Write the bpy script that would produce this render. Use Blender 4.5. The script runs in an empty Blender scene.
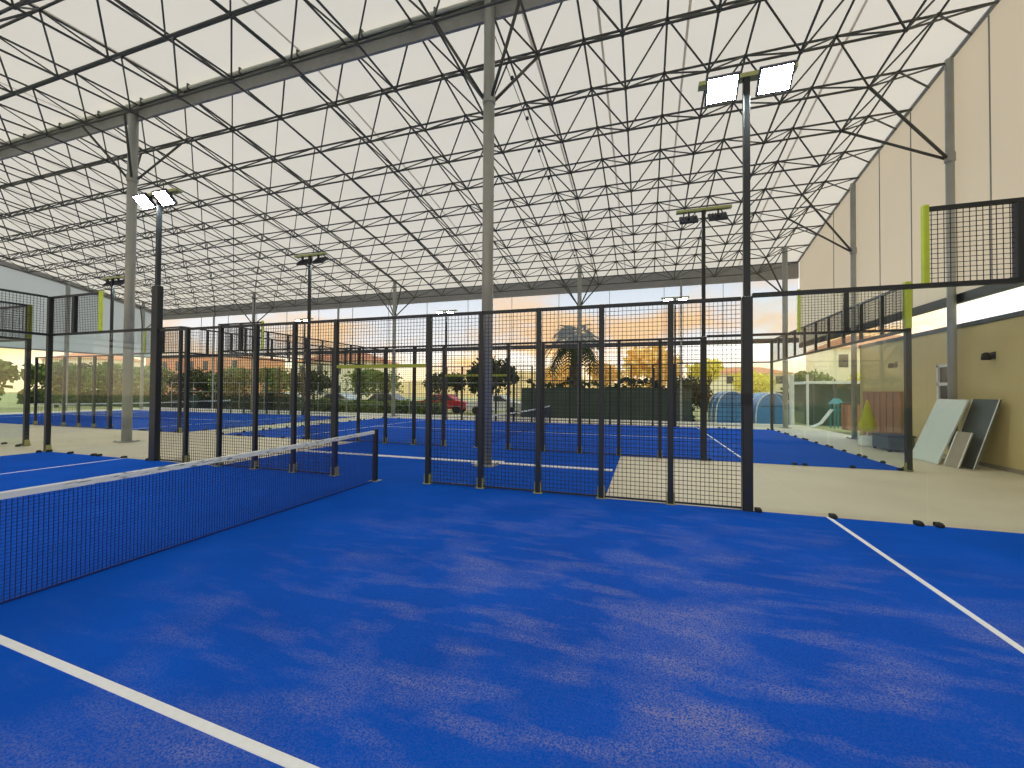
import bpy, math, random
from mathutils import Vector, Matrix
random.seed(7)
sc = bpy.context.scene
COL = sc.collection

# ------------------------------------------------------------------ materials
def newmat(name):
    m = bpy.data.materials.new(name); m.use_nodes = True
    nt = m.node_tree
    for n in list(nt.nodes): nt.nodes.remove(n)
    out = nt.nodes.new('ShaderNodeOutputMaterial')
    return m, nt, out
def N(nt, t, **kw):
    n = nt.nodes.new(t)
    for k, v in kw.items(): setattr(n, k, v)
    return n
def srgb(r, g, b):
    f = lambda c: (c/255/12.92) if c/255 <= .04045 else ((c/255+.055)/1.055)**2.4
    return (f(r), f(g), f(b), 1)
def plain(name, col, rough=.6, metal=0., var=.12, scale=6., bump=0.):
    m, nt, out = newmat(name)
    b = N(nt, 'ShaderNodeBsdfPrincipled'); b.inputs['Roughness'].default_value = rough
    b.inputs['Metallic'].default_value = metal
    tc = N(nt, 'ShaderNodeTexCoord'); no = N(nt, 'ShaderNodeTexNoise'); no.inputs['Scale'].default_value = scale
    no.inputs['Detail'].default_value = 4
    nt.links.new(tc.outputs['Object'], no.inputs['Vector'])
    mx = N(nt, 'ShaderNodeMix', data_type='RGBA')
    c2 = tuple(max(0, c*(1-var*2)) for c in col[:3])+(1,); c1 = tuple(min(1, c*(1+var)) for c in col[:3])+(1,)
    mx.inputs[6].default_value = c2; mx.inputs[7].default_value = c1
    nt.links.new(no.outputs['Fac'], mx.inputs[0]); nt.links.new(mx.outputs[2], b.inputs['Base Color'])
    if bump:
        bp = N(nt, 'ShaderNodeBump'); bp.inputs['Strength'].default_value = bump
        nt.links.new(no.outputs['Fac'], bp.inputs['Height']); nt.links.new(bp.outputs[0], b.inputs['Normal'])
    nt.links.new(b.outputs[0], out.inputs[0])
    return m
M = {}
M['navy'] = plain('navy_powder_coated_steel', srgb(26, 34, 40), .45, .1)
M['wire'] = plain('dark_wire_mesh', srgb(24, 28, 30), .6)
M['frame'] = plain('dark_space_frame_tube', srgb(84, 86, 82), .5, .2)
M['lime'] = plain('lime_green_padding', srgb(186, 205, 55), .5)
M['lime_bar'] = plain('lime_painted_steel', srgb(150, 160, 45), .5)
M['bracket'] = plain('olive_foot_bracket', srgb(160, 158, 98), .6)
M['galv'] = plain('galvanised_column_steel', srgb(160, 163, 160), .45, .3, .1, 3)
M['white'] = plain('white_paint', srgb(235, 235, 230), .6)
M['tape'] = None
M['line'] = plain('white_court_line', srgb(240, 240, 238), .8, 0, .05, 30)
M['black'] = plain('black_rubber', srgb(18, 18, 20), .6)
M['ochre'] = plain('ochre_render_wall', srgb(216, 198, 142), .8, 0, .08, 1.2)
M['grey'] = plain('dark_grey_board', srgb(84, 92, 92), .6)
M['palegreen'] = plain('pale_green_white_board', srgb(205, 216, 205), .35, 0, .04)
M['tan'] = plain('tan_board', srgb(165, 155, 135), .7)
M['netting'] = plain('dark_net_cord', srgb(6, 32, 104), .8)
M['headgrey'] = plain('lamp_housing_grey', srgb(60, 66, 78), .5)
M['headlime'] = plain('lamp_crossbar_pale_green', srgb(170, 180, 120), .5)
M['bandgrey'] = plain('grey_roof_flashing', srgb(150, 150, 146), .6)
M['pipe'] = plain('pale_gutter_pipe', srgb(205, 206, 190), .5)
M['pink'] = plain('pink_brown_panel', srgb(176, 122, 100), .7)
M['yellow'] = plain('yellow_fabric', srgb(205, 200, 60), .7)
M['teal'] = plain('teal_plastic', srgb(60, 160, 165), .5)
M['tent'] = plain('blue_tent_fabric', srgb(50, 125, 185), .5)
M['screen'] = plain('dark_green_windscreen', srgb(70, 90, 78), .9, 0, .3, 1.5)
M['trunk'] = plain('tree_bark', srgb(92, 76, 58), .9, 0, .2, 10)
M['terracotta'] = plain('terracotta_wall', srgb(236, 168, 124), .8, 0, .1, .6)
M['roof_tile'] = plain('clay_roof_tile', srgb(222, 150, 100), .8, 0, .2, 2)
M['cream'] = plain('cream_facade', srgb(250, 235, 200), .8, 0, .06, .8)
M['glassdark'] = plain('dark_window_glass', srgb(60, 72, 78), .15)
M['hill'] = plain('dry_hillside', srgb(232, 196, 120), .9, 0, .35, .12)
def leafmat(name, c1, c2):
    m, nt, out = newmat(name)
    d = N(nt, 'ShaderNodeBsdfDiffuse'); t = N(nt, 'ShaderNodeBsdfTranslucent'); mix = N(nt, 'ShaderNodeMixShader'); mix.inputs[0].default_value = .35
    g = N(nt, 'ShaderNodeNewGeometry'); mx = N(nt, 'ShaderNodeMix', data_type='RGBA')
    nt.links.new(g.outputs['Random Per Island'], mx.inputs[0]); mx.inputs[6].default_value = c1; mx.inputs[7].default_value = c2
    nt.links.new(mx.outputs[2], d.inputs[0]); nt.links.new(mx.outputs[2], t.inputs[0])
    nt.links.new(d.outputs[0], mix.inputs[1]); nt.links.new(t.outputs[0], mix.inputs[2]); nt.links.new(mix.outputs[0], out.inputs[0])
    return m
M['leaf'] = leafmat('green_leaves', srgb(74, 100, 56), srgb(150, 165, 92))
M['leafdark'] = leafmat('dark_leaves', srgb(38, 54, 36), srgb(78, 92, 54))
M['leafsunset'] = leafmat('sunset_glow_leaves', srgb(252, 206, 120), srgb(255, 236, 160))  # evening sun on the foliage, painted into the leaf colour
M['leafyellow'] = leafmat('yellow_leaves', srgb(230, 210, 80), srgb(250, 240, 120))
def turfmat():
    m, nt, out = newmat('blue_artificial_turf')
    L = nt.links.new
    b = N(nt, 'ShaderNodeBsdfPrincipled'); b.inputs['Roughness'].default_value = .95
    b.inputs['Specular IOR Level'].default_value = .08
    tc = N(nt, 'ShaderNodeTexCoord')
    def noise(scale, sx, sy, det=4, rot=0):
        mp = N(nt, 'ShaderNodeMapping'); mp.inputs['Scale'].default_value = (sx, sy, 1); mp.inputs['Rotation'].default_value[2] = rot
        L(tc.outputs['Object'], mp.inputs['Vector'])
        n = N(nt, 'ShaderNodeTexNoise'); n.inputs['Scale'].default_value = scale; n.inputs['Detail'].default_value = det
        L(mp.outputs[0], n.inputs['Vector']); return n.outputs['Fac']
    def mr(sock, a, bb, lo=0, hi=1):
        r = N(nt, 'ShaderNodeMapRange'); r.inputs[1].default_value = a; r.inputs[2].default_value = bb; r.inputs[3].default_value = lo; r.inputs[4].default_value = hi
        L(sock, r.inputs[0]); return r.outputs[0]
    def mul(a, c):
        x = N(nt, 'ShaderNodeMath', operation='MULTIPLY'); L(a, x.inputs[0])
        if isinstance(c, (int, float)): x.inputs[1].default_value = c
        else: L(c, x.inputs[1])
        return x.outputs[0]
    base = N(nt, 'ShaderNodeMix', data_type='RGBA'); base.inputs[6].default_value = srgb(0, 70, 168); base.inputs[7].default_value = srgb(0, 90, 206)
    L(noise(1.1, 1, 1, 5), base.inputs[0])
    # drifts of quartz sand lying in the pile
    big = mr(noise(1.3, .8, 1.0, 4, .1), .50, .66)
    streak = mr(noise(2.6, .55, 1.9, 6, .06), .50, .66)
    speck = mr(noise(110, 1, 1, 4), .38, .64)
    # most sand is around the middle of the near half court
    sp = N(nt, 'ShaderNodeVectorMath', operation='DISTANCE'); L(tc.outputs['Object'], sp.inputs[0]); sp.inputs[1].default_value = (4.7, -4.0, 0)
    fall = mr(sp.outputs['Value'], 4.6, .6, .0, 1.0)
    a = N(nt, 'ShaderNodeMath', operation='ADD'); L(mul(big, .6), a.inputs[0]); L(mul(streak, .6), a.inputs[1])
    a2 = mul(mul(a.outputs[0], speck), fall)
    ad = N(nt, 'ShaderNodeMath', operation='ADD', use_clamp=True); L(mul(a2, 1.0), ad.inputs[0]); L(mul(mul(fall, speck), .10), ad.inputs[1])
    fac = mul(ad.outputs[0], .60)
    mx = N(nt, 'ShaderNodeMix', data_type='RGBA'); L(fac, mx.inputs[0]); L(base.outputs[2], mx.inputs[6]); mx.inputs[7].default_value = srgb(178, 164, 170)
    L(mx.outputs[2], b.inputs['Base Color'])
    bp = N(nt, 'ShaderNodeBump'); bp.inputs['Strength'].default_value = .25; bp.inputs['Distance'].default_value = .01
    L(noise(120, 1, 1, 2), bp.inputs['Height']); L(bp.outputs[0], b.inputs['Normal'])
    L(b.outputs[0], out.inputs[0]); return m
M['turf'] = turfmat()
def concretemat():
    m, nt, out = newmat('beige_concrete_floor'); L = nt.links.new
    b = N(nt, 'ShaderNodeBsdfPrincipled'); b.inputs['Roughness'].default_value = .55
    tc = N(nt, 'ShaderNodeTexCoord'); n = N(nt, 'ShaderNodeTexNoise'); n.inputs['Scale'].default_value = .9; n.inputs['Detail'].default_value = 6
    L(tc.outputs['Object'], n.inputs['Vector']); mx = N(nt, 'ShaderNodeMix', data_type='RGBA'); L(n.outputs['Fac'], mx.inputs[0])
    mx.inputs[6].default_value = srgb(206, 194, 166); mx.inputs[7].default_value = srgb(230, 219, 192)
    L(mx.outputs[2], b.inputs['Base Color']); L(b.outputs[0], out.inputs[0]); return m
M['concrete'] = concretemat()
def membrane(name, col, trans, clear=0., wscale=(0, 0, 0)):
    """woven PVC sheet: diffuse + translucent (+ partly see-through)"""
    m, nt, out = newmat(name); L = nt.links.new
    tc = N(nt, 'ShaderNodeTexCoord'); n = N(nt, 'ShaderNodeTexNoise'); n.inputs['Scale'].default_value = .5; n.inputs['Detail'].default_value = 4
    L(tc.outputs['Object'], n.inputs['Vector']); mx = N(nt, 'ShaderNodeMix', data_type='RGBA'); L(n.outputs['Fac'], mx.inputs[0])
    mx.inputs[6].default_value = tuple(c*.93 for c in col[:3])+(1,); mx.inputs[7].default_value = col
    d = N(nt, 'ShaderNodeBsdfDiffuse'); t = N(nt, 'ShaderNodeBsdfTranslucent'); ms = N(nt, 'ShaderNodeMixShader'); ms.inputs[0].default_value = trans
    L(mx.outputs[2], d.inputs[0]); L(mx.outputs[2], t.inputs[0]); L(d.outputs[0], ms.inputs[1]); L(t.outputs[0], ms.inputs[2])
    last = ms
    if clear:
        tr = N(nt, 'ShaderNodeBsdfTransparent'); m2 = N(nt, 'ShaderNodeMixShader'); m2.inputs[0].default_value = clear
        L(ms.outputs[0], m2.inputs[1]); L(tr.outputs[0], m2.inputs[2]); last = m2
    L(last.outputs[0], out.inputs[0]); return m
M['seam'] = membrane('doubled_roof_membrane_seam', srgb(206, 200, 190), .5)
M['roof'] = membrane('translucent_white_roof_membrane', srgb(238, 228, 211), .5)
M['clad'] = membrane('clear_pvc_cladding', srgb(168, 174, 182), .5, .5)
M['gable'] = membrane('cream_pvc_gable_sheet', srgb(232, 218, 200), .5)
M['gablegrey'] = membrane('pale_grey_pvc_gable_sheet', srgb(198, 206, 212), .5)
def glassmat(name, tint, refl=.9):
    m, nt, out = newmat(name); L = nt.links.new
    tr = N(nt, 'ShaderNodeBsdfTransparent'); tr.inputs[0].default_value = tint
    g = N(nt, 'ShaderNodeBsdfGlossy'); g.inputs['Roughness'].default_value = .02
    fr = N(nt, 'ShaderNodeFresnel'); fr.inputs[0].default_value = 1.4
    ge = N(nt, 'ShaderNodeNewGeometry'); inv = N(nt, 'ShaderNodeMath', operation='SUBTRACT'); inv.inputs[0].default_value = 1; L(ge.outputs['Backfacing'], inv.inputs[1])
    mm = N(nt, 'ShaderNodeMath', operation='MULTIPLY'); L(fr.outputs[0], mm.inputs[0]); L(inv.outputs[0], mm.inputs[1])
    ms = N(nt, 'ShaderNodeMixShader'); L(mm.outputs[0], ms.inputs[0]); L(tr.outputs[0], ms.inputs[1]); L(g.outputs[0], ms.inputs[2]); L(ms.outputs[0], out.inputs[0])
    return m
M['glass'] = glassmat('tempered_glass', (.965, .985, .972, 1))
def emit(name, col, s):
    m, nt, out = newmat(name); e = N(nt, 'ShaderNodeEmission'); e.inputs[0].default_value = col; e.inputs[1].default_value = s
    nt.links.new(e.outputs[0], out.inputs[0]); return m
M['lamp'] = emit('lit_led_panel', (.93, 1, .95, 1), 110)
def tapemat():
    m, nt, out = newmat('white_net_tape_with_faded_print'); L = nt.links.new
    b = N(nt, 'ShaderNodeBsdfPrincipled'); b.inputs['Roughness'].default_value = .7
    tc = N(nt, 'ShaderNodeTexCoord'); mp = N(nt, 'ShaderNodeMapping'); mp.inputs['Scale'].default_value = (6, 6, 50); L(tc.outputs['Object'], mp.inputs[0])
    n = N(nt, 'ShaderNodeTexNoise'); n.inputs['Scale'].default_value = 1.6; n.inputs['Detail'].default_value = 3; L(mp.outputs[0], n.inputs[0])
    r = N(nt, 'ShaderNodeMapRange'); r.inputs[1].default_value = .56; r.inputs[2].default_value = .62; L(n.outputs['Fac'], r.inputs[0])
    mp2 = N(nt, 'ShaderNodeMapping'); mp2.inputs['Scale'].default_value = (.01, .9, .01); L(tc.outputs['Object'], mp2.inputs[0])
    n2 = N(nt, 'ShaderNodeTexNoise'); n2.inputs['Scale'].default_value = 1.; L(mp2.outputs[0], n2.inputs[0])
    r2 = N(nt, 'ShaderNodeMapRange'); r2.inputs[1].default_value = .44; r2.inputs[2].default_value = .5; L(n2.outputs['Fac'], r2.inputs[0])
    x = N(nt, 'ShaderNodeMath', operation='MULTIPLY'); L(r.outputs[0], x.inputs[0]); L(r2.outputs[0], x.inputs[1])
    mx = N(nt, 'ShaderNodeMix', data_type='RGBA'); L(x.outputs[0], mx.inputs[0]); mx.inputs[6].default_value = srgb(225, 230, 226); mx.inputs[7].default_value = srgb(112, 128, 118)
    L(mx.outputs[2], b.inputs['Base Color']); L(b.outputs[0], out.inputs[0]); return m
M['tape'] = tapemat()
M['ground'] = plain('dry_grass_ground', srgb(170, 170, 110), .95, 0, .25, .3)

# ------------------------------------------------------------------ mesh builder
class MB:
    def __init__(s): s.v = []; s.f = []; s.sm = []
    def poly(s, pts, smooth=False):
        i = len(s.v); s.v += [tuple(p) for p in pts]; s.f.append(tuple(range(i, i+len(pts)))); s.sm.append(smooth); return s
    def box(s, a, b):
        x0, y0, z0 = a; x1, y1, z1 = b; i = len(s.v)
        s.v += [(x0, y0, z0), (x1, y0, z0), (x1, y1, z0), (x0, y1, z0), (x0, y0, z1), (x1, y0, z1), (x1, y1, z1), (x0, y1, z1)]
        for q in ((0, 3, 2, 1), (4, 5, 6, 7), (0, 1, 5, 4), (1, 2, 6, 5), (2, 3, 7, 6), (3, 0, 4, 7)):
            s.f.append(tuple(i+k for k in q)); s.sm.append(False)
        return s
    def bevbox(s, a, b, c=.01):
        """box with chamfered vertical edges and top"""
        x0, y0, z0 = a; x1, y1, z1 = b
        def ring(e, z): 
            X0, Y0, X1, Y1 = x0+e, y0+e, x1-e, y1-e
            return [(X0+c, Y0, z), (X1-c, Y0, z), (X1, Y0+c, z), (X1, Y1-c, z), (X1-c, Y1, z), (X0+c, Y1, z), (X0, Y1-c, z), (X0, Y0+c, z)]
        rings = [ring(0, z0), ring(0, z1-c), ring(c, z1)]
        s.loft(rings, True, False); return s
    def loft(s, rings, caps=True, smooth=True):
        n = len(rings[0]); i = len(s.v)
        for r in rings: s.v += [tuple(p) for p in r]
        for k in range(len(rings)-1):
            for j in range(n):
                s.f.append((i+k*n+j, i+k*n+(j+1) % n, i+(k+1)*n+(j+1) % n, i+(k+1)*n+j)); s.sm.append(smooth)
        if caps:
            s.f.append(tuple(i+j for j in reversed(range(n)))); s.sm.append(False)
            o = i+(len(rings)-1)*n; s.f.append(tuple(o+j for j in range(n))); s.sm.append(False)
        return s
    def tube(s, p, q, r, n=6, r2=None, caps=True):
        p = Vector(p); q = Vector(q); d = (q-p)
        if d.length < 1e-6: return s
        d.normalize(); u = d.cross(Vector((0, 0, 1)))
        if u.length < 1e-3: u = d.cross(Vector((0, 1, 0)))
        u.normalize(); w = d.cross(u); r2 = r if r2 is None else r2
        rings = [[c+u*rr*math.cos(t)+w*rr*math.sin(t) for t in [2*math.pi*(k+.5)/n for k in range(n)]] for c, rr in ((p, r), (q, r2))]
        return s.loft(rings, caps, n > 4)
    def lathe(s, c, prof, n=16, smooth=True):
        return s.loft([[(c[0]+r*math.cos(2*math.pi*k/n), c[1]+r*math.sin(2*math.pi*k/n), c[2]+z) for k in range(n)] for r, z in prof], True, smooth)
    def build(s, name, mat, parent=None, local=False):
        me = bpy.data.meshes.new(name)
        off = Vector((0, 0, 0))
        if parent is not None and not local:
            off = world_loc(parent)
        me.from_pydata([(v[0]-off[0], v[1]-off[1], v[2]-off[2]) for v in s.v], [], s.f)
        me.polygons.foreach_set('use_smooth', s.sm); me.materials.append(mat); me.update()
        o = bpy.data.objects.new(name, me); COL.objects.link(o)
        if parent is not None: o.parent = parent
        return o
def world_loc(o):
    v = Vector((0, 0, 0))
    while o is not None: v += Vector(o.location); o = o.parent
    return v
def tag(o, label=None, cat=None, group=None, kind=None):
    if label: o['label'] = label
    if cat: o['category'] = cat
    if group: o['group'] = group
    if kind: o['kind'] = kind
    return o
def thing(name, loc, label, cat, group=None, rz=0):
    o = bpy.data.objects.new(name, None); COL.objects.link(o); o.location = loc; o.rotation_euler = (0, 0, rz)
    o.empty_display_size = .2
    return tag(o, label, cat, group)
KIDS = {}
def copy_tree(o, parent=None):
    c = o.copy(); COL.objects.link(c); c.parent = parent
    for ch in [x for x in bpy.data.objects if x.parent == o]: copy_tree(ch, c)
    return c
def struct(name, mb, mat): return tag(mb.build(name, mat), kind='structure')
def share(name, me_obj, parent, loc, rz=0):
    o = bpy.data.objects.new(name, me_obj.data if hasattr(me_obj, 'data') else me_obj); COL.objects.link(o); o.parent = parent; o.location = loc; o.rotation_euler = (0, 0, rz); return o

# ------------------------------------------------------------------ extents
XL, XR = -35.0, 12.0          # left and right gables
YN, YF = -13.6, 17.6          # near and far eaves
def zroof(y):
    d = abs(y-2.0); return 10.55-.065*d-.0052*d*d

# ------------------------------------------------------------------ setting
mb = MB().box((XL, YN, -.12), (XR+.3, YF+.6, 0)); struct('floor', mb, M['concrete'])
mb = MB().box((-220, -60, -.5), (160, 260, -.13)); struct('ground', mb, M['ground'])
# roof membrane, gently arched, with real thickness
mb = MB(); ys = [YN+(YF-YN)*i/40 for i in range(41)]
for i in range(40):
    y0, y1 = ys[i], ys[i+1]
    mb.poly([(XL, y0, zroof(y0)), (XR, y0, zroof(y0)), (XR, y1, zroof(y1)), (XL, y1, zroof(y1))], True)
ceil = struct('ceiling', mb, M['roof'])
# welded seams of the membrane: slim doubled strips running down the slope
k = 0
for x in (-31, -26.5, -22, -17.5, -13, -8.5, -4., 1.9, 3.6, 5.6, 9.3):
    mb = MB()
    for i in range(40):
        y0, y1 = ys[i], ys[i+1]
        mb.poly([(x-.03, y0, zroof(y0)-.012), (x+.03, y0, zroof(y0)-.012), (x+.03, y1, zroof(y1)-.012), (x-.03, y1, zroof(y1)-.012)])
    k += 1; struct('trim_%d' % k, mb, M['seam'])
# the grey ridge flashing and far eave fascia
mb = MB().box((XL, 2.05, 10.0), (XR-.1, 2.12, 10.34)); struct('trim_%d' % (k+1), mb, M['bandgrey'])
mb = MB().box((XL, YF, 7.42), (XR, YF+.10, zroof(YF)+.02)); struct('trim_%d' % (k+2), mb, M['bandgrey'])
# cladding
mb = MB().poly([(XL, YF+.05, 4.42), (XR, YF+.05, 4.42), (XR, YF+.05, 7.45), (XL, YF+.05, 7.45)]); struct('wall_back', mb, M['clad'])
mb = MB().box((XL, YF, 4.18), (XR, YF+.12, 4.42)); struct('trim_%d' % (k+3), mb, M['headgrey'])
def gable(x, z0, mat, name, y0, y1):
    b = MB(); yy = [y0+(y1-y0)*i/24 for i in range(25)]
    for i in range(24): b.poly([(x, yy[i], z0), (x, yy[i+1], z0), (x, yy[i+1], zroof(yy[i+1])), (x, yy[i], zroof(yy[i]))], False)
    struct(name, b, mat)
gable(XR+.02, 4.12, M['gable'], 'wall_right', YN, YF)
gable(XL-.02, 4.3, M['gablegrey'], 'wall_left', YN, YF)
mb = MB().box((XR-.02, YN, 3.9), (XR+.1, YF, 4.12)); struct('trim_%d' % (k+4), mb, M['navy'])
mb = MB().box((XL-.08, YN, 4.2), (XL, YF, 4.3)); struct('trim_%d' % (k+5), mb, M['galv'])
# edge tube where roof meets right gable / left gable
b = MB()
for i in range(40): b.tube((XR-.06, ys[i], zroof(ys[i])-.07), (XR-.06, ys[i+1], zroof(ys[i+1])-.07), .05, 6)
struct('trim_%d' % (k+6), b, M['galv'])
b = MB()
for i in range(40): b.tube((XL+.06, ys[i], zroof(ys[i])-.07), (XL+.06, ys[i+1], zroof(ys[i+1])-.07), .07, 6)
struct('trim_%d' % (k+7), b, M['galv'])
b = MB()
for i in range(40): b.loft([[(XL+.0, ys[i+q], zroof(ys[i+q])-.38), (XL+.12, ys[i+q], zroof(ys[i+q])-.38), (XL+.12, ys[i+q], zroof(ys[i+q])-.02), (XL, ys[i+q], zroof(ys[i+q])-.02)] for q in (0, 1)], False, False)
struct('trim_40', b, M['bandgrey'])
# sheet joints of the gable and back cladding
b = MB()
for y in (-3.5, 2.8, 5.5, 8.4, 10.1, 13.6): b.box((XR-.0, y-.012, 4.12), (XR+.018, y+.012, zroof(y)))
struct('trim_%d' % (k+8), b, M['bandgrey'])
b = MB()
for i in range(-11, 4): 
    x = 1.25+i*2.93+1.46; b.box((x-.012, YF+.02, 4.42), (x+.012, YF+.05, 7.42))
struct('trim_%d' % (k+9), b, M['bandgrey'])
# ochre masonry wall of the clubhouse below the right gable
mb = MB()
y0w, y1w, WX = -6.5, 11.6, 12.06
wy0, wy1, wz0, wz1 = 6.72, 7.42, 1.45, 2.42
mb.box((WX, y0w, 0), (WX+.25, wy0, 3.28)); mb.box((WX, wy1, 0), (WX+.25, y1w, 3.28)); mb.box((WX, wy0, 0), (WX+.25, wy1, wz0)); mb.box((WX, wy0, wz1), (WX+.25, wy1, 3.28))
struct('wall_right_lower', mb, M['ochre'])
mb = MB().box((WX-.05, y0w, 3.28), (WX+.35, y1w, 3.38)); struct('trim_%d' % (k+10), mb, M['grey'])
mb = MB().box((WX-.015, y0w, 0), (WX, y1w, .09)); struct('baseboard_right', mb, M['tan'])
# window in the ochre wall
w = MB().box((WX-.03, wy0, wz0), (WX+.05, wy0+.07, wz1)); w.box((WX-.03, wy1-.07, wz0), (WX+.05, wy1, wz1)); w.box((WX-.03, wy0, wz0), (WX+.05, wy1, wz0+.07)); w.box((WX-.03, wy0, wz1-.07), (WX+.05, wy1, wz1)); w.box((WX-.03, wy0, 1.87), (WX+.05, wy1, 1.95))
wo = tag(w.build('window_1', M['white']), kind='structure')
MB().box((WX+.01, wy0+.07, 1.95), (WX+.02, wy1-.07, wz1-.07)).build('pane', M['glassdark'], wo)
MB().box((WX+.01, wy0+.07, wz0+.07), (WX+.02, wy1-.07, 1.87)).build('pane', M['glassdark'], wo)

# ------------------------------------------------------------------ courts: turf + lines
def turf(x0, y0, x1, y1, nm, cx=None, cy=None, lines=True):
    o = tag(MB().box((x0, y0, 0), (x1, y1, .012)).build(nm, M['turf']), kind='structure')
    if lines:
        z0, z1 = .012, .016; w = .025; s = []
        for sx in (-1, 1):
            s.append(((cx+sx*6.95-w, y0, z0), (cx+sx*6.95+w, y1, z1)))
        for a, b_ in s: MB().box(a, b_).build('court_line', M['line'], o)
        if cy == -5: MB().loft([[(-6.925, -4.95, z0), (-6.925, -4.90, z0), (-6.925, -4.90, z1), (-6.925, -4.95, z1)], [(0, -4.945, z0), (0, -4.895, z0), (0, -4.895, z1), (0, -4.945, z1)], [(6.925, -5.26, z0), (6.925, -5.21, z0), (6.925, -5.21, z1), (6.925, -5.26, z1)]], True, False).build('court_line', M['line'], o)
        else: MB().box((cx-6.925, cy-w, z0), (cx+6.925, cy+w, z1)).build('court_line', M['line'], o)
    return o
turf(-10, -10, 10, 0, 'floor_court', 0, -5)
turf(-10, 4.5, 10, 14.5, 'floor_court.001', 0, 9.5)
turf(-32, 4.5, -12, 14.5, 'floor_court.002', -22, 9.5)
turf(-32, -9.55, -15.2, .45, 'floor_court.003', -22, -4.55)
turf(-4.05, 0, 4.05, 4.5, 'floor_walkway', lines=False)
tag(MB().box((-4.05, 2.25, .012), (.95, 2.39, .03)).box((1.55, 2.25, .012), (4.0, 2.39, .03)).box((.95, 2.05, .012), (1.55, 2.6, .03)).build('trim_30', M['line']), kind='structure')
# pale kerb behind the far court
tag(MB().box((-34, 16.1, 0), (11.0, 16.4, .14)).build('trim_31', M['white']), kind='structure')

# ------------------------------------------------------------------ wire mesh panels (shared meshes)
def wire_mesh(w, h, sp=.0625, d=.0064):
    b = MB(); r = d/2
    nx = int(round(w/sp)); nz = int(round(h/sp))
    for i in range(1, nx): x = w*i/nx; b.box((x-r, -r, 0), (x+r, r, h))
    for j in range(1, nz): z = h*j/nz; b.box((0, -r-.001, z-r), (w, r-.001, z+r))
    me = bpy.data.meshes.new('mesh_panel'); me.from_pydata(b.v, [], b.f); me.materials.append(M['wire']); return me
W_FULL = wire_mesh(1, 2.9); W_TOP = wire_mesh(2, .86); W_CORN = wire_mesh(1, .92); W_BACK = wire_mesh(2, .92)
W_FAR = wire_mesh(1, 2.9, .125, .006)
W_FARTOP = wire_mesh(2, .92, .125, .006)
def meshobj(b, mat, name='m'):
    me = bpy.data.meshes.new(name); me.from_pydata(b.v, [], b.f); me.polygons.foreach_set('use_smooth', b.sm); me.materials.append(mat); return me
POST = meshobj(MB().bevbox((-.04, -.04, 0), (.04, .04, 3.0), .006), M['navy'], 'post')
POST4 = meshobj(MB().bevbox((-.05, -.05, 0), (.05, .05, 4.0), .006), M['navy'], 'post')
def bracket_mesh():
    b = MB(); b.box((-.07, -.06, 0), (.07, .09, .012))
    b.loft([[(-.045, .042, .012), (.045, .042, .012), (.045, .085, .012), (-.045, .085, .012)], [(-.04, .042, .2), (.04, .042, .2), (.04, .052, .2), (-.04, .052, .2)]], True, False)
    for x in (-.055, .055): b.tube((x, -.045, .012), (x, -.045, .03), .011, 6)
    b.box((-.052, -.045, .012), (-.042, .06, .17)); b.box((.042, -.045, .012), (.052, .06, .17))
    return meshobj(b, M['bracket'], 'foot_bracket')
FOOT = bracket_mesh()
WORDS = {}
def nth(i): return ['first', 'second', 'third', 'fourth', 'fifth', 'sixth', 'seventh', 'eighth', 'ninth', 'tenth'][i]

def side_fence(cx, y, side, where, wire=None, flip=1, grp=None):
    """five one-metre bays of a court's side fence. side=-1: from -6 to -1, +1: from 1 to 6"""
    wire = wire or W_FULL
    x0 = cx-6 if side < 0 else cx+1
    t = thing('mesh_fence', (x0, y, 0), where, 'fence')
    for i in range(5):
        end = (i == 0 and side < 0) or (i == 4 and side > 0)
        pm = share('mesh_panel', wire, t, (i+(.115 if i == 0 and side < 0 else 0), 0, .05)); pm.scale = ((.885 if side < 0 else .92) if end else 1, 1, 1)
    for i in (range(1, 6) if side < 0 else range(0, 5)):
        p = share('post', POST, t, (i, 0, 0)); f = share('foot_bracket', FOOT, p, (0, 0, .012)); f.scale = (1, flip, 1)
    xa, xb = (x0+.11, x0+5) if side < 0 else (x0, x0+4.925)
    MB().box((xa, y-.025, 2.95), (xb, y+.025, 3.0)).build('top_rail', M['navy'], t)
    MB().box((xa, y-.012, .03), (xb, y+.012, .055)).build('bottom_rail', M['navy'], t)
    return t
def gateway(cx, y, label, wire=None):
    t = thing('gateway_lintel', (cx, y, 0), label, 'gateway')
    share('mesh_panel', W_TOP if wire is None else wire, t, (-1, 0, 2.13))
    MB().box((cx-.96, y-.03, 2.06), (cx+.96, y+.03, 2.12)).build('padded_bar', M['lime_bar'], t)
    MB().box((cx-1, y-.025, 2.95), (cx+1, y+.025, 3.0)).build('top_rail', M['navy'], t)
    return t
def clamp(b, x, y, sy=1):
    b.lathe((x, y-.035, .012), [(.045, 0), (.045, .03), (.03, .045), (.012, .052)], 12)
    b.box((x-.035, y+.006, .012), (x+.035, y+.03, .06)); b.box((x-.035, y-.03, .012), (x+.035, y-.006, .06))
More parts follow.
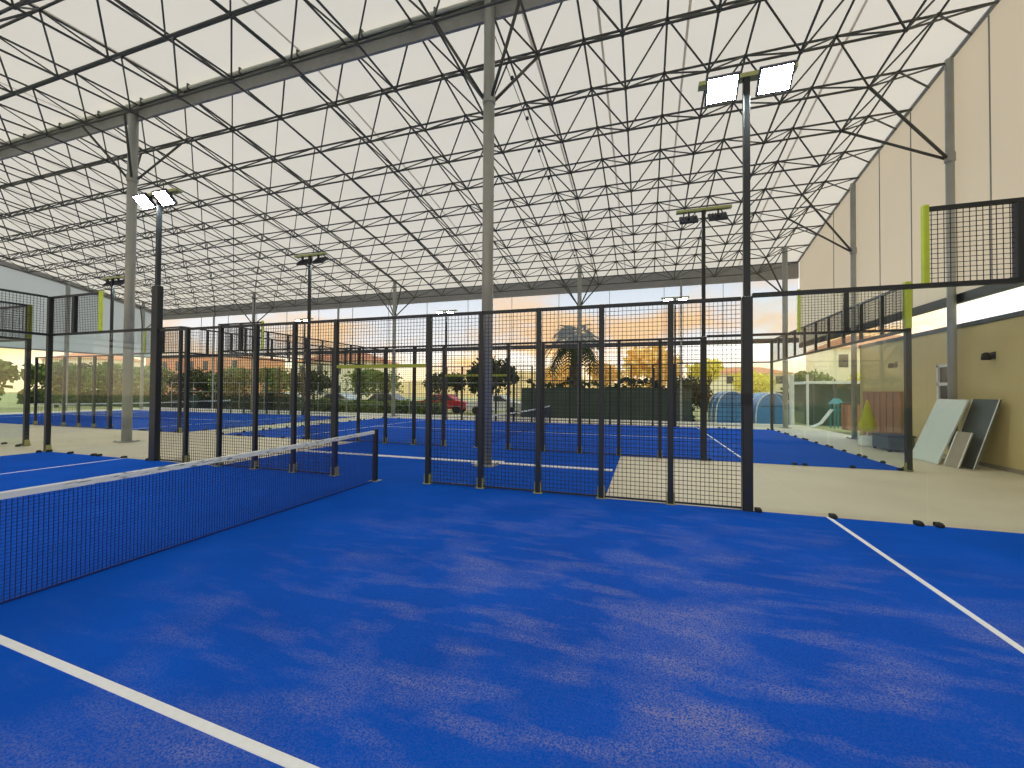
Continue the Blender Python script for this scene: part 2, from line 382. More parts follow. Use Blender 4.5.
def glass_pane(x0, y, label, grp=None, axis='x', L=2.0, h=2.95, z0=.03):
    """one tempered pane 12 mm thick with its clamps; axis x: along X, axis y: along Y"""
    t = thing('glass_panel', (x0, y, 0), label, 'glass panel', grp)
    g = .006
    if axis == 'x':
        ga = .075 if x0 in (6, -16) else (.06 if x0 == -10 else g); gb = .11 if x0 == -8 else (.06 if x0 in (8, -14) else g)
        MB().box((x0+ga, y-.006, z0), (x0+L-gb, y+.006, z0+h)).build('pane', M['glass'], t)
        pos = [x0+(.13 if x0 in (6, -16, -10) else .1), x0+L/2, x0+L-(.15 if x0 in (-8, 8, -14) else .1)]
        for px in pos: b = MB(); clamp(b, px, y); b.build('clamp', M['black'], t)
    else:
        MB().box((x0-.006, y+.06, z0), (x0+.006, y+L-g, z0+h)).build('pane', M['glass'], t)
        for py in (y+.15, y+L/2, y+L-.15):
            b = MB(); b.lathe((x0, py, .0), [(.055, .01), (.055, .04), (.035, .06), (.012, .068)], 10); b.build('clamp', M['black'], t)
    return t
def corner_frame(x0, y, inner, label):
    """2 m long mesh topping (z 3 to 4) above the end panes of a side wall; lime padded inner post"""
    t = thing('corner_mesh_topping', (x0, y, 3.0), label, 'mesh panel')
    for i in (0, 1): share('mesh_panel', W_CORN, t, (i, 0, .04))
    MB().box((x0, y-.025, 3.95), (x0+2, y+.025, 4.0)).build('top_rail', M['navy'], t)
    xi = x0 if inner < 0 else x0+2
    MB().bevbox((xi-.03, y-.035, 3.04), (xi+.03, y+.035, 4.03), .008).build('padded_post', M['lime'], t)
    px = .90 if (inner < 0 and x0 == 8) else 1.0
    MB().bevbox((x0+px-.05, y-.045, 3.04), (x0+px+.05, y+.045, 3.96), .008).build('post', M['navy'], t)
    return t
def top_beam(x0, x1, y, label):
    t = tag(MB().box((x0, y-.035, 2.985), (x1, y+.035, 3.04)).build('glass_top_beam', M['navy']), label, 'beam')
    return t
def corner_post(x, y, label, grp=None):
    t = thing('corner_post', (x, y, 0), label, 'post', grp)
    share('post', POST4, t, (0, 0, 0)); share('foot_bracket', FOOT, t, (0, 0, .012))
    return t
def back_wall(cx, x, y0, where, sub, wire=W_BACK, far=False):
    """glass end wall of a court running along Y, 10 m, topped with mesh 3..4 m"""
    for i in range(5):
        glass_pane(x, y0+2*i, 'glass pane of %s, %s from %s' % (where, nth(i), sub), axis='y')
    t = thing('end_wall_mesh', (x, y0, 3.0), 'dark wire mesh strip topping %s' % where, 'mesh panel')
    for i in range(5):
        share('mesh_panel', wire, t, (0, 2*i+(.07 if i == 0 else 0), .04), math.pi/2).scale = (.965 if i in (0, 4) else 1, 1, 1)
    for i in range(1, 10):
        MB().box((x-.035, y0+i-.035, 2.98), (x+.035, y0+i+.035, 3.98)).build('post', M['navy'], t)
    MB().box((x-.025, y0+.06, 3.96), (x+.025, y0+9.94, 4.01)).build('top_rail', M['navy'], t)
    MB().box((x-.04, y0+.06, 2.985), (x+.04, y0+9.94, 3.045)).build('bottom_rail', M['navy'], t)
    for i in range(1, 5):
        pass

# -------- court nearest the camera
side_fence(0, 0, 1, 'dark wire mesh fence of five bays right of the near net')
side_fence(0, 0, -1, 'dark wire mesh fence of five bays left of the near net')
gateway(0, 0, 'lime bar and short mesh over the opening beside the near net')
glass_pane(6, 0, 'clear glass pane right next to the tall near right floodlight pole')
glass_pane(8, 0, 'clear glass pane at the far right edge, past the glass joint')
glass_pane(-8, 0, 'clear glass pane left of the left floodlight pole, behind the near net')
glass_pane(-10, 0, 'clear glass pane at the left rear corner of the near court')
corner_frame(8, 0, -1, 'square mesh topping with lime post in the upper right corner of the photo')
corner_frame(-10, 0, 1, 'mesh topping with lime end post high at the left, above the near court glass')
top_beam(6.07, 10.05, 0, 'dark beam capping the near glass wall at the right')
top_beam(-10.05, -6.07, 0, 'dark beam capping the near glass wall at the left')
corner_post(-10, 0, 'dark corner post with olive foot at the left rear corner of the near court')
corner_post(10, 0, 'dark corner post just outside the right edge of the near court')
back_wall(0, -10, -10, 'the near court left end wall', 'the camera side')
back_wall(0, 10, -10, 'the near court right end wall', 'the camera side')
# -------- court behind it
side_fence(0, 4.5, 1, 'dark mesh fence of the second court, right of its gateway')
side_fence(0, 4.5, -1, 'dark mesh fence of the second court, left of its gateway')
gateway(0, 4.5, 'lime bar and mesh over the gateway of the second court')
for x0, l in ((6, 'clear pane beside the unlit right pole of the second court'), (8, 'clear pane at the near right corner of the second court'),
              (-8, 'clear pane beside the unlit pole left of the near net'), (-10, 'clear pane at the near left corner of the second court')): glass_pane(x0, 4.5, l)
corner_frame(8, 4.5, -1, 'mesh topping with lime post seen just under the near beam at the right')
corner_frame(-10, 4.5, 1, 'mesh topping with lime post behind the left mesh fence of the near court')
top_beam(6.07, 10.05, 4.5, 'dark beam capping the right glass of the second court')
top_beam(-10.05, -6.07, 4.5, 'dark beam capping the left glass of the second court')
t = corner_post(10, 4.5, 'dark corner post with lime upper padding on the right of the second court')
MB().bevbox((9.945, 4.44, 3.05), (10.055, 4.56, 4.05), .008).build('padded_post', M['lime'], t)
corner_post(-10, 4.5, 'dark corner post at the near left corner of the second court')
back_wall(0, 10, 4.5, 'the second court right end wall', 'its near corner')
back_wall(0, -10, 4.5, 'the second court left end wall', 'its near corner')
side_fence(0, 14.5, 1, 'far side mesh fence of the second court, right half', W_FAR)
side_fence(0, 14.5, -1, 'far side mesh fence of the second court, left half', W_FAR)
for x0, l in ((6, 'clear pane beside the far lit pole seen through the right bays'), (8, 'clear pane at the far right corner of the second court'),
              (-8, 'clear pane beside the lit pole seen between the first bays right of the net'), (-10, 'clear pane at the far left corner of the second court')): glass_pane(x0, 14.5, l)
top_beam(6.07, 10.05, 14.5, 'dark beam capping the farthest glass of the second court at right')
top_beam(-10.05, -6.07, 14.5, 'dark beam capping the farthest glass of the second court at left')
corner_post(10, 14.5, 'dark post at the far right corner of the second court')
corner_post(-10, 14.5, 'dark post at the far left corner of the second court')
# -------- courts to the left
side_fence(-22, 4.5, 1, 'dark mesh fence of the left rear court, with a row of olive feet', W_FAR)
side_fence(-22, 14.5, 1, 'far side mesh fence of the left rear court', W_FAR)
for x0, l in ((-16, 'clear pane beside the pole of the left rear court'), (-14, 'clear pane at the near corner of the left rear court')): glass_pane(x0, 4.5, l)
back_wall(-22, -12, 4.5, 'the left rear court end wall', 'its near corner', W_FARTOP)
corner_frame(-14, 4.5, -1, 'mesh topping above the near corner of the left rear court')
top_beam(-15.93, -11.95, 4.5, 'dark beam capping the glass of the left rear court')
corner_post(-12, 4.5, 'dark corner post of the left rear court')
corner_post(-12, .45, 'dark corner post with olive foot at the left edge of the photo')
t = thing('corner_mesh_topping', (-14, .45, 3.0), 'mesh topping at the left edge, lower than the near court corner', 'mesh panel')
for i in (0, 1): share('mesh_panel', W_CORN, t, (i, 0, .04))
MB().box((-14, .42, 3.95), (-12, .48, 4.0)).build('top_rail', M['navy'], t); MB().box((-14, .42, 2.98), (-12, .48, 3.04)).build('bottom_rail', M['navy'], t)
MB().box((-12.05, .40, 3.04), (-11.95, .50, 4.0)).build('padded_post', M['lime_bar'], t)
t = thing('end_wall_mesh', (-12, -3.55, 3.0), 'dark mesh strip topping the end wall beyond the left edge glass', 'mesh panel')
for i in (0, 1): share('mesh_panel', W_BACK, t, (0, 2*i, .04), math.pi/2)
MB().box((-12.03, -3.55, 3.95), (-11.97, .45, 4.0)).build('top_rail', M['navy'], t); MB().box((-12.04, -3.55, 2.98), (-11.96, .45, 3.04)).build('bottom_rail', M['navy'], t)
glass_pane(-12, -1.55, 'clear end pane of the leftmost court, behind the near court corner', axis='y')
glass_pane(-12, -3.55, 'clear end pane of the leftmost court, nearer the camera', axis='y')
glass_pane(-14, .45, 'clear side pane at the corner of the leftmost court')

# ------------------------------------------------------------------ floodlight poles
def flood_pole(x, y, face, lit, label, side_sleeve=3.0, hw=.065):
    t = thing('floodlight_pole', (x, y, 0), label, 'floodlight')
    MB().bevbox((x-hw, y-.065, 0), (x+hw, y+.065, side_sleeve), .01).build('lower_post', M['navy'], t)
    MB().bevbox((x-.042, y-.042, side_sleeve), (x+.042, y+.042, 6.12), .008).build('upper_pole', M['navy'], t)
    share('foot_bracket', FOOT, t, (0, .03, .012))
    if x == 6: MB().box((x-.09, y-.13, 1.5), (x+.03, y-.065, 1.64)).build('latch_box', M['black'], t)
    MB().box((x-.62, y-.05, 6.1), (x+.62, y+.08, 6.16)).build('crossbar', M['headlime'], t)
    for s in (-1, 1):
        cx = x+s*.33
        # housing tilted so its glass faces down and outward
        a = math.radians(38); dy = face
        def P(u, v, w):  # u across, v along face, w thickness
            return (cx+u, y+dy*(.10+v*math.cos(a)-w*math.sin(a)*-1*0), 0)
        n = Vector((0, dy*math.cos(math.radians(48)), -math.sin(math.radians(48))))   # facing direction
        up = Vector((0, dy*math.sin(math.radians(48)), math.cos(math.radians(48))))
        c = Vector((cx, y+dy*.12, 5.93)); ux = Vector((1, 0, 0))
        def slab(hw, hh, d0, d1):
            b = MB(); q = []
            for d, e in ((d0, 1), (d1, 1)):
                q.append([c+ux*(-hw)+up*(-hh)+n*d, c+ux*hw+up*(-hh)+n*d, c+ux*hw+up*hh+n*d, c+ux*(-hw)+up*hh+n*d])
            return b.loft(q, True, False)
        h = slab(.21, .17, -.06, .0).build('floodlight', M['headgrey'], t)
        b = MB(); 
        for j in range(6): 
            u = -.17+.068*j; b.loft([[c+ux*(u-.006)+up*(-.15)+n*-.09, c+ux*(u+.006)+up*(-.15)+n*-.09, c+ux*(u+.006)+up*(.15)+n*-.09, c+ux*(u-.006)+up*.15+n*-.09],
                                    [c+ux*(u-.006)+up*(-.15)+n*-.06, c+ux*(u+.006)+up*(-.15)+n*-.06, c+ux*(u+.006)+up*(.15)+n*-.06, c+ux*(u-.006)+up*.15+n*-.06]], True, False)
        b.build('cooling_fins', M['headgrey'], h)
        slab(.185, .145, -.02, .002).build('lamp_face', M['lamp'] if lit else M['lamp'], h)
        MB().box((cx-.02, y-.02, 5.95), (cx+.02, y+.05, 6.1)).build('hanger', M['headgrey'], t)
    return t
flood_pole(6, 0, -1, True, 'tall near floodlight pole at the right end of the mesh, two bright lamps')
flood_pole(-6, 0, -1, True, 'floodlight pole with bright lamps left of the near net, beside the left column', 4.0, .1)
flood_pole(6, 4.5, 1, False, 'floodlight pole of the second court seen from behind, right of centre')
flood_pole(-6, 4.5, 1, False, 'floodlight pole seen from behind, above the near net on the left')
flood_pole(6, 14.5, -1, True, 'far small floodlight pole with lit lamps right of centre')
flood_pole(-6, 14.5, -1, True, 'far small floodlight pole with lit lamps left of the central column')
flood_pole(-16, 4.5, 1, False, 'dark floodlight pole just behind the left steel column')
flood_pole(-16, 14.5, -1, True, 'far floodlight pole of the left rear court')

# ------------------------------------------------------------------ nets
def net(cx, y0, y1, label, full=True):
    t = thing('padel_net', (cx, (y0+y1)/2, 0), label, 'net')
    def ztop(y): u = abs(y-(y0+y1)/2)/((y1-y0)/2); return .86+.06*u*u
    sp = .03 if full else .12; b = MB(); r = .0019 if full else .003
    n = int((y1-y0)/sp)
    for i in range(1, n):
        y = y0+i*sp; b.box((cx-r, y-r, .02), (cx+r, y+r, ztop(y)-.05))
    m = int(.84/sp); seg = 20
    for j in range(m):
        for i in range(seg):
            ya = y0+(y1-y0)*i/seg; yb = y0+(y1-y0)*(i+1)/seg
            za = .02+(ztop(ya)-.07)*j/m; zb = .02+(ztop(yb)-.07)*j/m
            b.loft([[(cx-r, ya, za-r), (cx+r, ya, za-r), (cx+r, ya, za+r), (cx-r, ya, za+r)], [(cx-r, yb, zb-r), (cx+r, yb, zb-r), (cx+r, yb, zb+r), (cx-r, yb, zb+r)]], False, False)
    b.build('netting', M['netting'], t)
    b = MB(); rings = []
    for i in range(25):
        y = y0+(y1-y0)*i/24; z = ztop(y); rings.append([(cx-.012, y, z-.055), (cx+.012, y, z-.055), (cx+.014, y, z-.005), (cx, y, z+.004), (cx-.014, y, z-.005)])
    b.loft(rings, True, False); b.build('top_tape', M['tape'], t)
    MB().box((cx-.008, y0, .014), (cx+.008, y1, .028)).build('bottom_cord', M['netting'], t)
    for y, s in ((y1+.03, 1), (y0-.03, -1)):
        p = MB().bevbox((cx-.04, y-.04, .012), (cx+.04, y+.04, .95), .01).build('net_post', M['navy'], t)
        MB().box((cx-.09, y-.09, .012), (cx+.09, y+.09, .022)).build('base_plate', M['galv'], p)
    MB().tube((cx, y0, .02), (cx, y0, ztop(y0)), .012, 8).build('tension_strap', M['white'], t)
    return t
net(0, -9.9, -.16, 'padel net with white top tape crossing the left of the near court')
net(0, 4.66, 14.34, 'far padel net with white tape behind the central column', False)
net(-22, 4.66, 14.34, 'distant padel net on the left rear court', False)

# ------------------------------------------------------------------ columns
def column(x, y, top, strut_z, nodes, label, r=.11, grp=None, sect='round'):
    t = thing('steel_column', (x, y, 0), label, 'column', grp)
    if sect == 'round':
        MB().tube((x, y, .02), (x, y, top), r, 16).build('shaft', M['galv'], t)
    else:
        b = MB().box((x-r, y-r, .02), (x+r, y-r+.02, top)); b.box((x-r, y+r-.02, .02), (x+r, y+r, top)); b.box((x-.012, y-r, .02), (x+.012, y+r, top)); b.build('shaft', M['galv'], t)
    b = MB().box((x-r-.1, y-r-.1, 0.013), (x+r+.1, y+r+.1, .035))
    for sx in (-1, 1):
        for sy in (-1, 1): b.tube((x+sx*(r+.06), y+sy*(r+.06), .035), (x+sx*(r+.06), y+sy*(r+.06), .06), .016, 6)
    b.build('base_plate', M['galv'], t)
    if nodes: MB().lathe((x, y, strut_z-.12), [(r+.01, 0), (r+.02, .02), (r+.02, .22), (r+.01, .24)], 12).build('collar', M['galv'], t)
    for p in nodes:
        d = Vector((p[0]-x, p[1]-y, 0)).normalized()*r
        MB().tube((x+d.x, y+d.y, strut_z), p, .035, 6).build('strut', M['frame'], t)
    return t

# ------------------------------------------------------------------ space frame
MX, MY = 1.92, 1.53
ax = [1.28+MX*i for i in range(-18, 6)]; ay = [2.0+MY*j for j in range(-10, 11)]
bx = [x+MX/2 for x in ax[:-1]]; by = [y+MY/2 for y in ay[:-1]]
zA = lambda y: zroof(y)-.17
zB = lambda y: zroof(y)-.98
sf = thing('space_frame', (1.28, 2.0, 8.0), 'dark tubular steel space frame lattice under the white roof', 'roof frame')
def chord(name, pts, r):
    b = MB()
    for p, q in zip(pts[:-1], pts[1:]): b.tube(p, q, r, 5, None, False)
    return b.build(name, M['frame'], sf)
EX = XR-.1; EL = XL+.1
for y in ay: chord('upper_chord', [(EL, y, zA(y)), (EX, y, zA(y))], .030)
for x in ax: chord('upper_chord', [(x, y, zA(y)) for y in ay], .028)
for j, y in enumerate(by):
    chord('lower_chord', [(bx[0], y, zB(y)), (bx[-1], y, zB(y))], .030)
for x in bx: chord('lower_chord', [(x, y, zB(y)) for y in by], .028)
dl = []
for i, x in enumerate(ax):
    for j, y in enumerate(ay):
        for sx in (-1, 1):
            for sy in (-1, 1):
                q = (x+sx*MX/2, y+sy*MY/2)
                if q[0] < bx[0]-.1 or q[0] > bx[-1]+.1 or q[1] < by[0]-.1 or q[1] > by[-1]+.1: continue
                dl.append(((x, y, zA(y)), (q[0], q[1], zB(q[1]))))
for y in by:   # last half bay to the right gable edge
    dl.append(((EX, y+MY/2, zA(y+MY/2)), (bx[-1], y, zB(y))))
    dl.append(((EX, y, zA(y)), (ax[-1], y-MY/2, zA(y-MY/2))))
    dl.append(((EL, y+MY/2, zA(y+MY/2)), (bx[0], y, zB(y))))
CAMP = Vector((4.639, -6.531, 1.654)); FW = Vector((-.305, .952, .016))
def near_key(d):
    m = (Vector(d[0])+Vector(d[1]))/2-CAMP; f = m.dot(FW)
    rx = m.dot(Vector((.952, .305, 0)))
    vis = f > .5 and abs(rx/f) < 1.22 and m.z/f < .9
    return (0 if vis else 1, m.length)
dl.sort(key=near_key)
for d in dl[:98]: MB().tube(d[0], d[1], .023, 5, None, False).build('diagonal_strut', M['frame'], sf)
b = MB()
for d in dl[98:]: b.tube(d[0], d[1], .023, 4, None, False)
tag(b.build('diagonal_struts', M['frame'], sf), kind='stuff')
nodes = [(x, y, zA(y)) for x in ax for y in ay]+[(x, y, zB(y)) for x in bx for y in by]
nodes.sort(key=lambda p: near_key((p, p)))
ball = [(.012, -.055), (.045, -.035), (.055, 0), (.045, .035), (.012, .055)]
for p in nodes[:95]: MB().lathe(p, ball, 8).build('node_ball', M['frame'], sf)
b = MB()
for p in nodes[95:]: b.lathe(p, ball, 5)
tag(b.build('node_balls', M['frame'], sf), kind='stuff')
# ridge gutter pipe hanging along the ridge
t = thing('ridge_pipe', (1.28, 1.7, 10.0), 'pale round pipe running along the roof ridge beside the grey band', 'pipe')
MB().tube((XL+.2, 1.93, 10.41), (XR-.3, 1.93, 10.41), .045, 10).build('pipe', M['pipe'], t)
for i in range(24): MB().box((-34+2*i-.02, 1.87, 10.35), (-34+2*i+.02, 1.99, 10.5)).build('hanger', M['frame'], t)
# thin supply line with small fittings under the membrane, above the centre
t = thing('roof_cable', (1.9, 8, 10), 'thin cable with small dark fittings under the roof, right of the central column', 'cable')
XC = 1.10
b = MB()
for i in range(20): ya, yb = 2.2+.72*i, 2.2+.72*(i+1); b.tube((XC, ya, zroof(ya)-.08), (XC, yb, zroof(yb)-.08), .012, 5)
b.build('cable', M['frame'], t)
for i in range(9):
    yy = 2.65+1.53*i; MB().lathe((XC+.05, yy, zroof(yy)-.16), [(.05, 0), (.055, .03), (.05, .07), (.02, .09)], 10).build('fitting', M['headgrey'], t)

def strutset(x, y):
    return [(x+sx*MX/2, y+sy*MY/2, zB(y+sy*MY/2)) for sx in (-1, 1) for sy in (-1, 1)]
names = {0: 'tall galvanised column in the centre, standing in the walkway between courts', -6: 'tall galvanised column at the left, beside the left floodlight pole', -12: 'galvanised ridge column beyond the left edge'}
for i in (0, -6, -12):
    x = 1.28+MX*i-(.26 if i else -.04); column(x, 2.0+.25*0, zA(2.0), 8.15, strutset(x, 2.0), names[i], .125)
# far eave columns
FY = 2.0+MY*9
lab = {1.28: 'galvanised far column behind the palm, right of the central column', -10.24: 'galvanised far column left of the central column, with V struts', -21.76: 'distant far column left, with V struts above the mesh fence', 10.88: 'galvanised column in the far right corner of the hall', -33.28: 'galvanised column in the far left corner of the hall'}
for x in lab: column(x, FY, zA(FY), 6.3, [q for q in strutset(x, FY) if q[0] < bx[-1]+.1 and q[0] > bx[0]-.1], lab[x], .11)
for x, l in ((-4.5, 'slim post of the far cladding between two far columns, left of centre'), (6.5, 'slim post of the far cladding right of centre'), (-16, 'slim post of the far cladding above the near net'), (-28, 'slim post of the far cladding at the far left')):
    tag(MB().box((x-.05, 17.48, 0), (x+.05, 17.58, 8.0)).build('cladding_post', M['galv']), l, 'post')
# right gable columns
for y, l, s in ((6.55, 'purple grey gable column in front of the ochre wall', True), (11.6, 'gable column between the ochre wall and far right corner', True), (1.6, 'gable column outside the right edge of the photo', False), (-4.6, 'gable column behind the camera on the right', False)):
    near2 = sorted(by, key=lambda q: abs(q-y))[:2]
    ns = [(bx[-1], q, zB(q)) for q in near2]
    column(11.88, y, zroof(y)-.12, zroof(y)-2.6, ns, l, .085)
for y, l in ((6.75, 'left gable column at left edge'), (12.0, 'left gable column further back'), (0.5, 'left gable column hidden at the left')):
    tag(MB().box((XL+.02, y-.09, 0), (XL+.2, y+.09, zroof(y)-.15)).build('gable_post', M['galv']), l, 'post')

# ------------------------------------------------------------------ clubhouse side clutter
def slab_lean(x0, y0, y1, z1, lean, th, mat, name, label, cat, extra=None):
    """board leaning against the ochre wall (top towards +X)"""
    t = thing(name, (x0, (y0+y1)/2, 0), label, cat)
    b = MB(); b.loft([[(x0, y0, .01), (x0+th, y0, .01), (x0+th, y1, .01), (x0, y1, .01)], [(x0+lean, y0+.0, z1), (x0+lean+th, y0, z1), (x0+lean+th, y1, z1), (x0+lean, y1, z1)]], True, False)
    b.build('board', mat, t)
    e = MB()
    for ya, yb in ((y0, y0+.03), (y1-.03, y1)):
        e.loft([[(x0-.006, ya, .01), (x0-.001, ya, .01), (x0-.001, yb, .01), (x0-.006, yb, .01)], [(x0+lean-.006, ya, z1), (x0+lean-.001, ya, z1), (x0+lean-.001, yb, z1), (x0+lean-.006, yb, z1)]], True, False)
    e.build('edge_strip', M['white'], t); return t
slab_lean(11.14, 5.75, 6.8, 1.52, .58, .03, M['palegreen'], 'leaning_board', 'large pale board leaning at the ochre wall beside the gable column', 'board')
slab_lean(11.46, 5.15, 5.95, 1.54, .45, .03, M['grey'], 'leaning_board', 'dark grey board leaning behind the pale board', 'board')
slab_lean(11.22, 5.2, 5.68, .80, .25, .02, M['tan'], 'leaning_board', 'small tan board standing in front of the dark grey board', 'board')
def wall_lamp(y, z, label):
    t = thing('wall_lamp', (WX, y, z), label, 'lamp')
    MB().lathe((WX-.13, y, z-.1), [(.075, 0), (.085, .03), (.07, .14), (.03, .17)], 12).build('lamp_shade', M['black'], t)
    MB().box((WX-.14, y-.02, z-.02), (WX, y+.02, z+.02)).box((WX-.02, y-.06, z-.08), (WX, y+.06, z+.08)).build('bracket', M['headgrey'], t)
wall_lamp(5.56, 2.52, 'dark wall lamp on the ochre wall near the right edge')
wall_lamp(9.32, 2.54, 'dark wall lamp on the ochre wall seen through the glass')
t = thing('pink_door', (12.0, 9.6, 0), 'pink brown wide door panel against the ochre wall', 'door')
MB().bevbox((11.97, 8.95, .01), (12.045, 11.2, 1.72), .01).build('door_leaf', M['pink'], t)
b = MB(); 
for i in range(1, 6): b.box((11.962, 8.95+.375*i-.01, .05), (11.97, 8.95+.375*i+.01, 1.68))
b.build('grooves', M['grey'], t)
t = thing('folded_parasol', (11.3, 9.3, 0), 'folded yellow parasol on a white foot before the pink door', 'parasol')
MB().lathe((11.3, 9.3, .45), [(.04, 0), (.2, .08), (.22, .2), (.12, .6), (.03, .95), (.01, 1.0)], 14).build('canopy', M['yellow'], t)
MB().tube((11.3, 9.3, .05), (11.3, 9.3, .5), .02, 8).build('pole', M['white'], t)
MB().lathe((11.3, 9.3, 0.005), [(.24, 0), (.24, .06), (.2, .3), (.05, .33)], 16).build('foot', M['white'], t)
t = thing('storage_bench', (11.5, 8.3, 0), 'low dark grey storage bench by the ochre wall behind the glass', 'bench')
MB().bevbox((11.2, 7.9, .06), (11.8, 8.8, .42), .02).build('box', M['grey'], t); MB().bevbox((11.17, 7.87, .42), (11.83, 8.83, .47), .02).build('lid', M['headgrey'], t)
b = MB()
for x in (11.25, 11.75):
    for y in (7.95, 8.75): b.box((x-.03, y-.03, 0), (x+.03, y+.03, .06))
b.build('feet', M['black'], t)
t = thing('play_slide', (12.9, 16.6, 0), 'small teal and white slide beyond the end of the ochre wall', 'slide')
b = MB(); b.loft([[(12.2, 16.4, .02), (12.2, 16.8, .02), (12.2, 16.8, .06), (12.2, 16.4, .06)], [(12.55, 16.4, .2), (12.55, 16.8, .2), (12.55, 16.8, .24), (12.55, 16.4, .24)], [(13.0, 16.4, .85), (13.0, 16.8, .85), (13.0, 16.8, .9), (13.0, 16.4, .9)]], True, False); b.build('chute', M['white'], t)
MB().box((13.0, 16.35, 0), (13.05, 16.42, 1.15)).box((13.0, 16.78, 0), (13.05, 16.85, 1.15)).box((13.3, 16.35, 0), (13.35, 16.42, 1.15)).box((13.3, 16.78, 0), (13.35, 16.85, 1.15)).box((13.0, 16.4, .84), (13.35, 16.8, .88)).build('tower', M['teal'], t)
MB().loft([[(12.95, 16.3, 1.15), (13.4, 16.3, 1.15), (13.4, 16.9, 1.15), (12.95, 16.9, 1.15)], [(13.1, 16.45, 1.4), (13.25, 16.45, 1.4), (13.25, 16.75, 1.4), (13.1, 16.75, 1.4)]], True, False).build('canopy', M['teal'], t)
t = thing('cupboard', (13.4, 15.6, 0), 'pink brown cupboard beside the small slide', 'cupboard')
MB().bevbox((13.1, 15.3, .02), (13.7, 15.9, 1.15), .02).build('body', M['pink'], t); MB().bevbox((13.06, 15.26, 1.15), (13.74, 15.94, 1.22), .01).build('top', M['trunk'], t)
b = MB().box((13.085, 15.59, .06), (13.1, 15.6, 1.1)); b.build('door_gap', M['black'], t)
# white gate post pair
for x, y, l, r in ((11.9, 18.4, 'white square post near the far right corner', .09), (12.6, 18.4, 'thinner pale post right of the white corner post', .05)):
    tag(MB().bevbox((x-r, y-r, -.12), (x+r, y+r, 2.6), .01).build('gate_post', M['white']), l, 'post')
# green tarpaulin hut with white roof edge
t = thing('tarpaulin_shed', (15.3, 21, -.13), 'dark green tarpaulin shed with a white roof edge', 'shed')
b = MB().box((13.4, 20, -.13), (17.2, 23, 2.15)); b.build('tarpaulin_wall', M['screen'], t)
MB().box((13.2, 19.8, 2.15), (17.4, 23.2, 2.3)).build('roof_edge', M['white'], t)
b = MB()
for i in range(5): b.box((13.4+.92*i-.03, 19.95, -.13), (13.4+.92*i+.03, 20, 2.15))
b.build('battens', M['leafdark'] if False else M['grey'], t)
# blue vaulted tents
def tent(x0, x1, y0, y1, h, label):
    t = thing('vaulted_tent', ((x0+x1)/2, (y0+y1)/2, -.13), label, 'tent', None)
    c = (x0+x1)/2; r = (x1-x0)/2; prof = []
    for k in range(17):
        a = math.pi*k/16; prof.append((c-r*math.cos(a), -.13+(h+.13)*math.sin(a)**.6))
    b = MB(); b.loft([[(px, y, pz) for px, pz in prof] for y in (y0, (y0+y1)/2, y1)], True, False); b.build('cover', M['tent'], t)
    b = MB()
    for y in (y0-.02, (y0+y1)/2, y1+.02):
        for p, q in zip(prof[:-1], prof[1:]): b.tube((p[0], y, p[1]+.02), (q[0], y, q[1]+.02), .03, 6)
    b.build('hoops', M['white'], t)
    MB().box((c-.02, y0-.03, 0), (c+.02, y0-.005, h*.95)).box((c-r*.7, y0-.03, h*.55), (c+r*.7, y0-.005, h*.55+.04)).build('zip_seam', M['glassdark'], t)
tent(8.35, 10.0, 18.6, 21.5, 1.7, 'blue vaulted tent behind the far court, left of the near right pole')
tent(10.35, 12.1, 18.9, 21.8, 1.62, 'blue vaulted tent behind the far court, right of the near right pole')
# dark green windscreen fence beyond the far court
t = thing('windscreen_fence', (2.2, 18.3, -.13), 'dark green windscreen fence beyond the second court', 'fence')
for i in range(5):
    MB().box((-2.7+1.96*i, 18.28, -.1), (-2.7+1.96*(i+1)-.02, 18.31, 1.85+.06*(i % 2))).build('screen_sheet', M['screen'], t)
for i in range(6): MB().tube((-2.7+1.96*i, 18.33, -.13), (-2.7+1.96*i, 18.33, 3.0), .03, 8).build('post', M['navy'], t)
MB().tube((-2.7, 18.33, 2.3), (7.1, 18.33, 2.3), .02, 6).build('rail', M['navy'], t)
MB().tube((-2.7, 18.33, 3.0), (7.1, 18.33, 3.0), .02, 6).build('rail', M['navy'], t)
# open rail fence along the far side, left
def rail_fence(x0, x1, y, label):
    t = thing('rail_fence', ((x0+x1)/2, y, -.13), label, 'fence')
    n = int((x1-x0)/2.5)
    for i in range(n+1): MB().tube((x0+(x1-x0)*i/n, y, -.13), (x0+(x1-x0)*i/n, y, 2.2), .03, 6).build('post', M['galv'], t)
    for z in (.6, 1.4, 2.15): MB().tube((x0, y, z), (x1, y, z), .02, 6).build('rail', M['galv'], t)
rail_fence(-34, -3, 18.4, 'pale open rail fence beyond the left half of the far side')

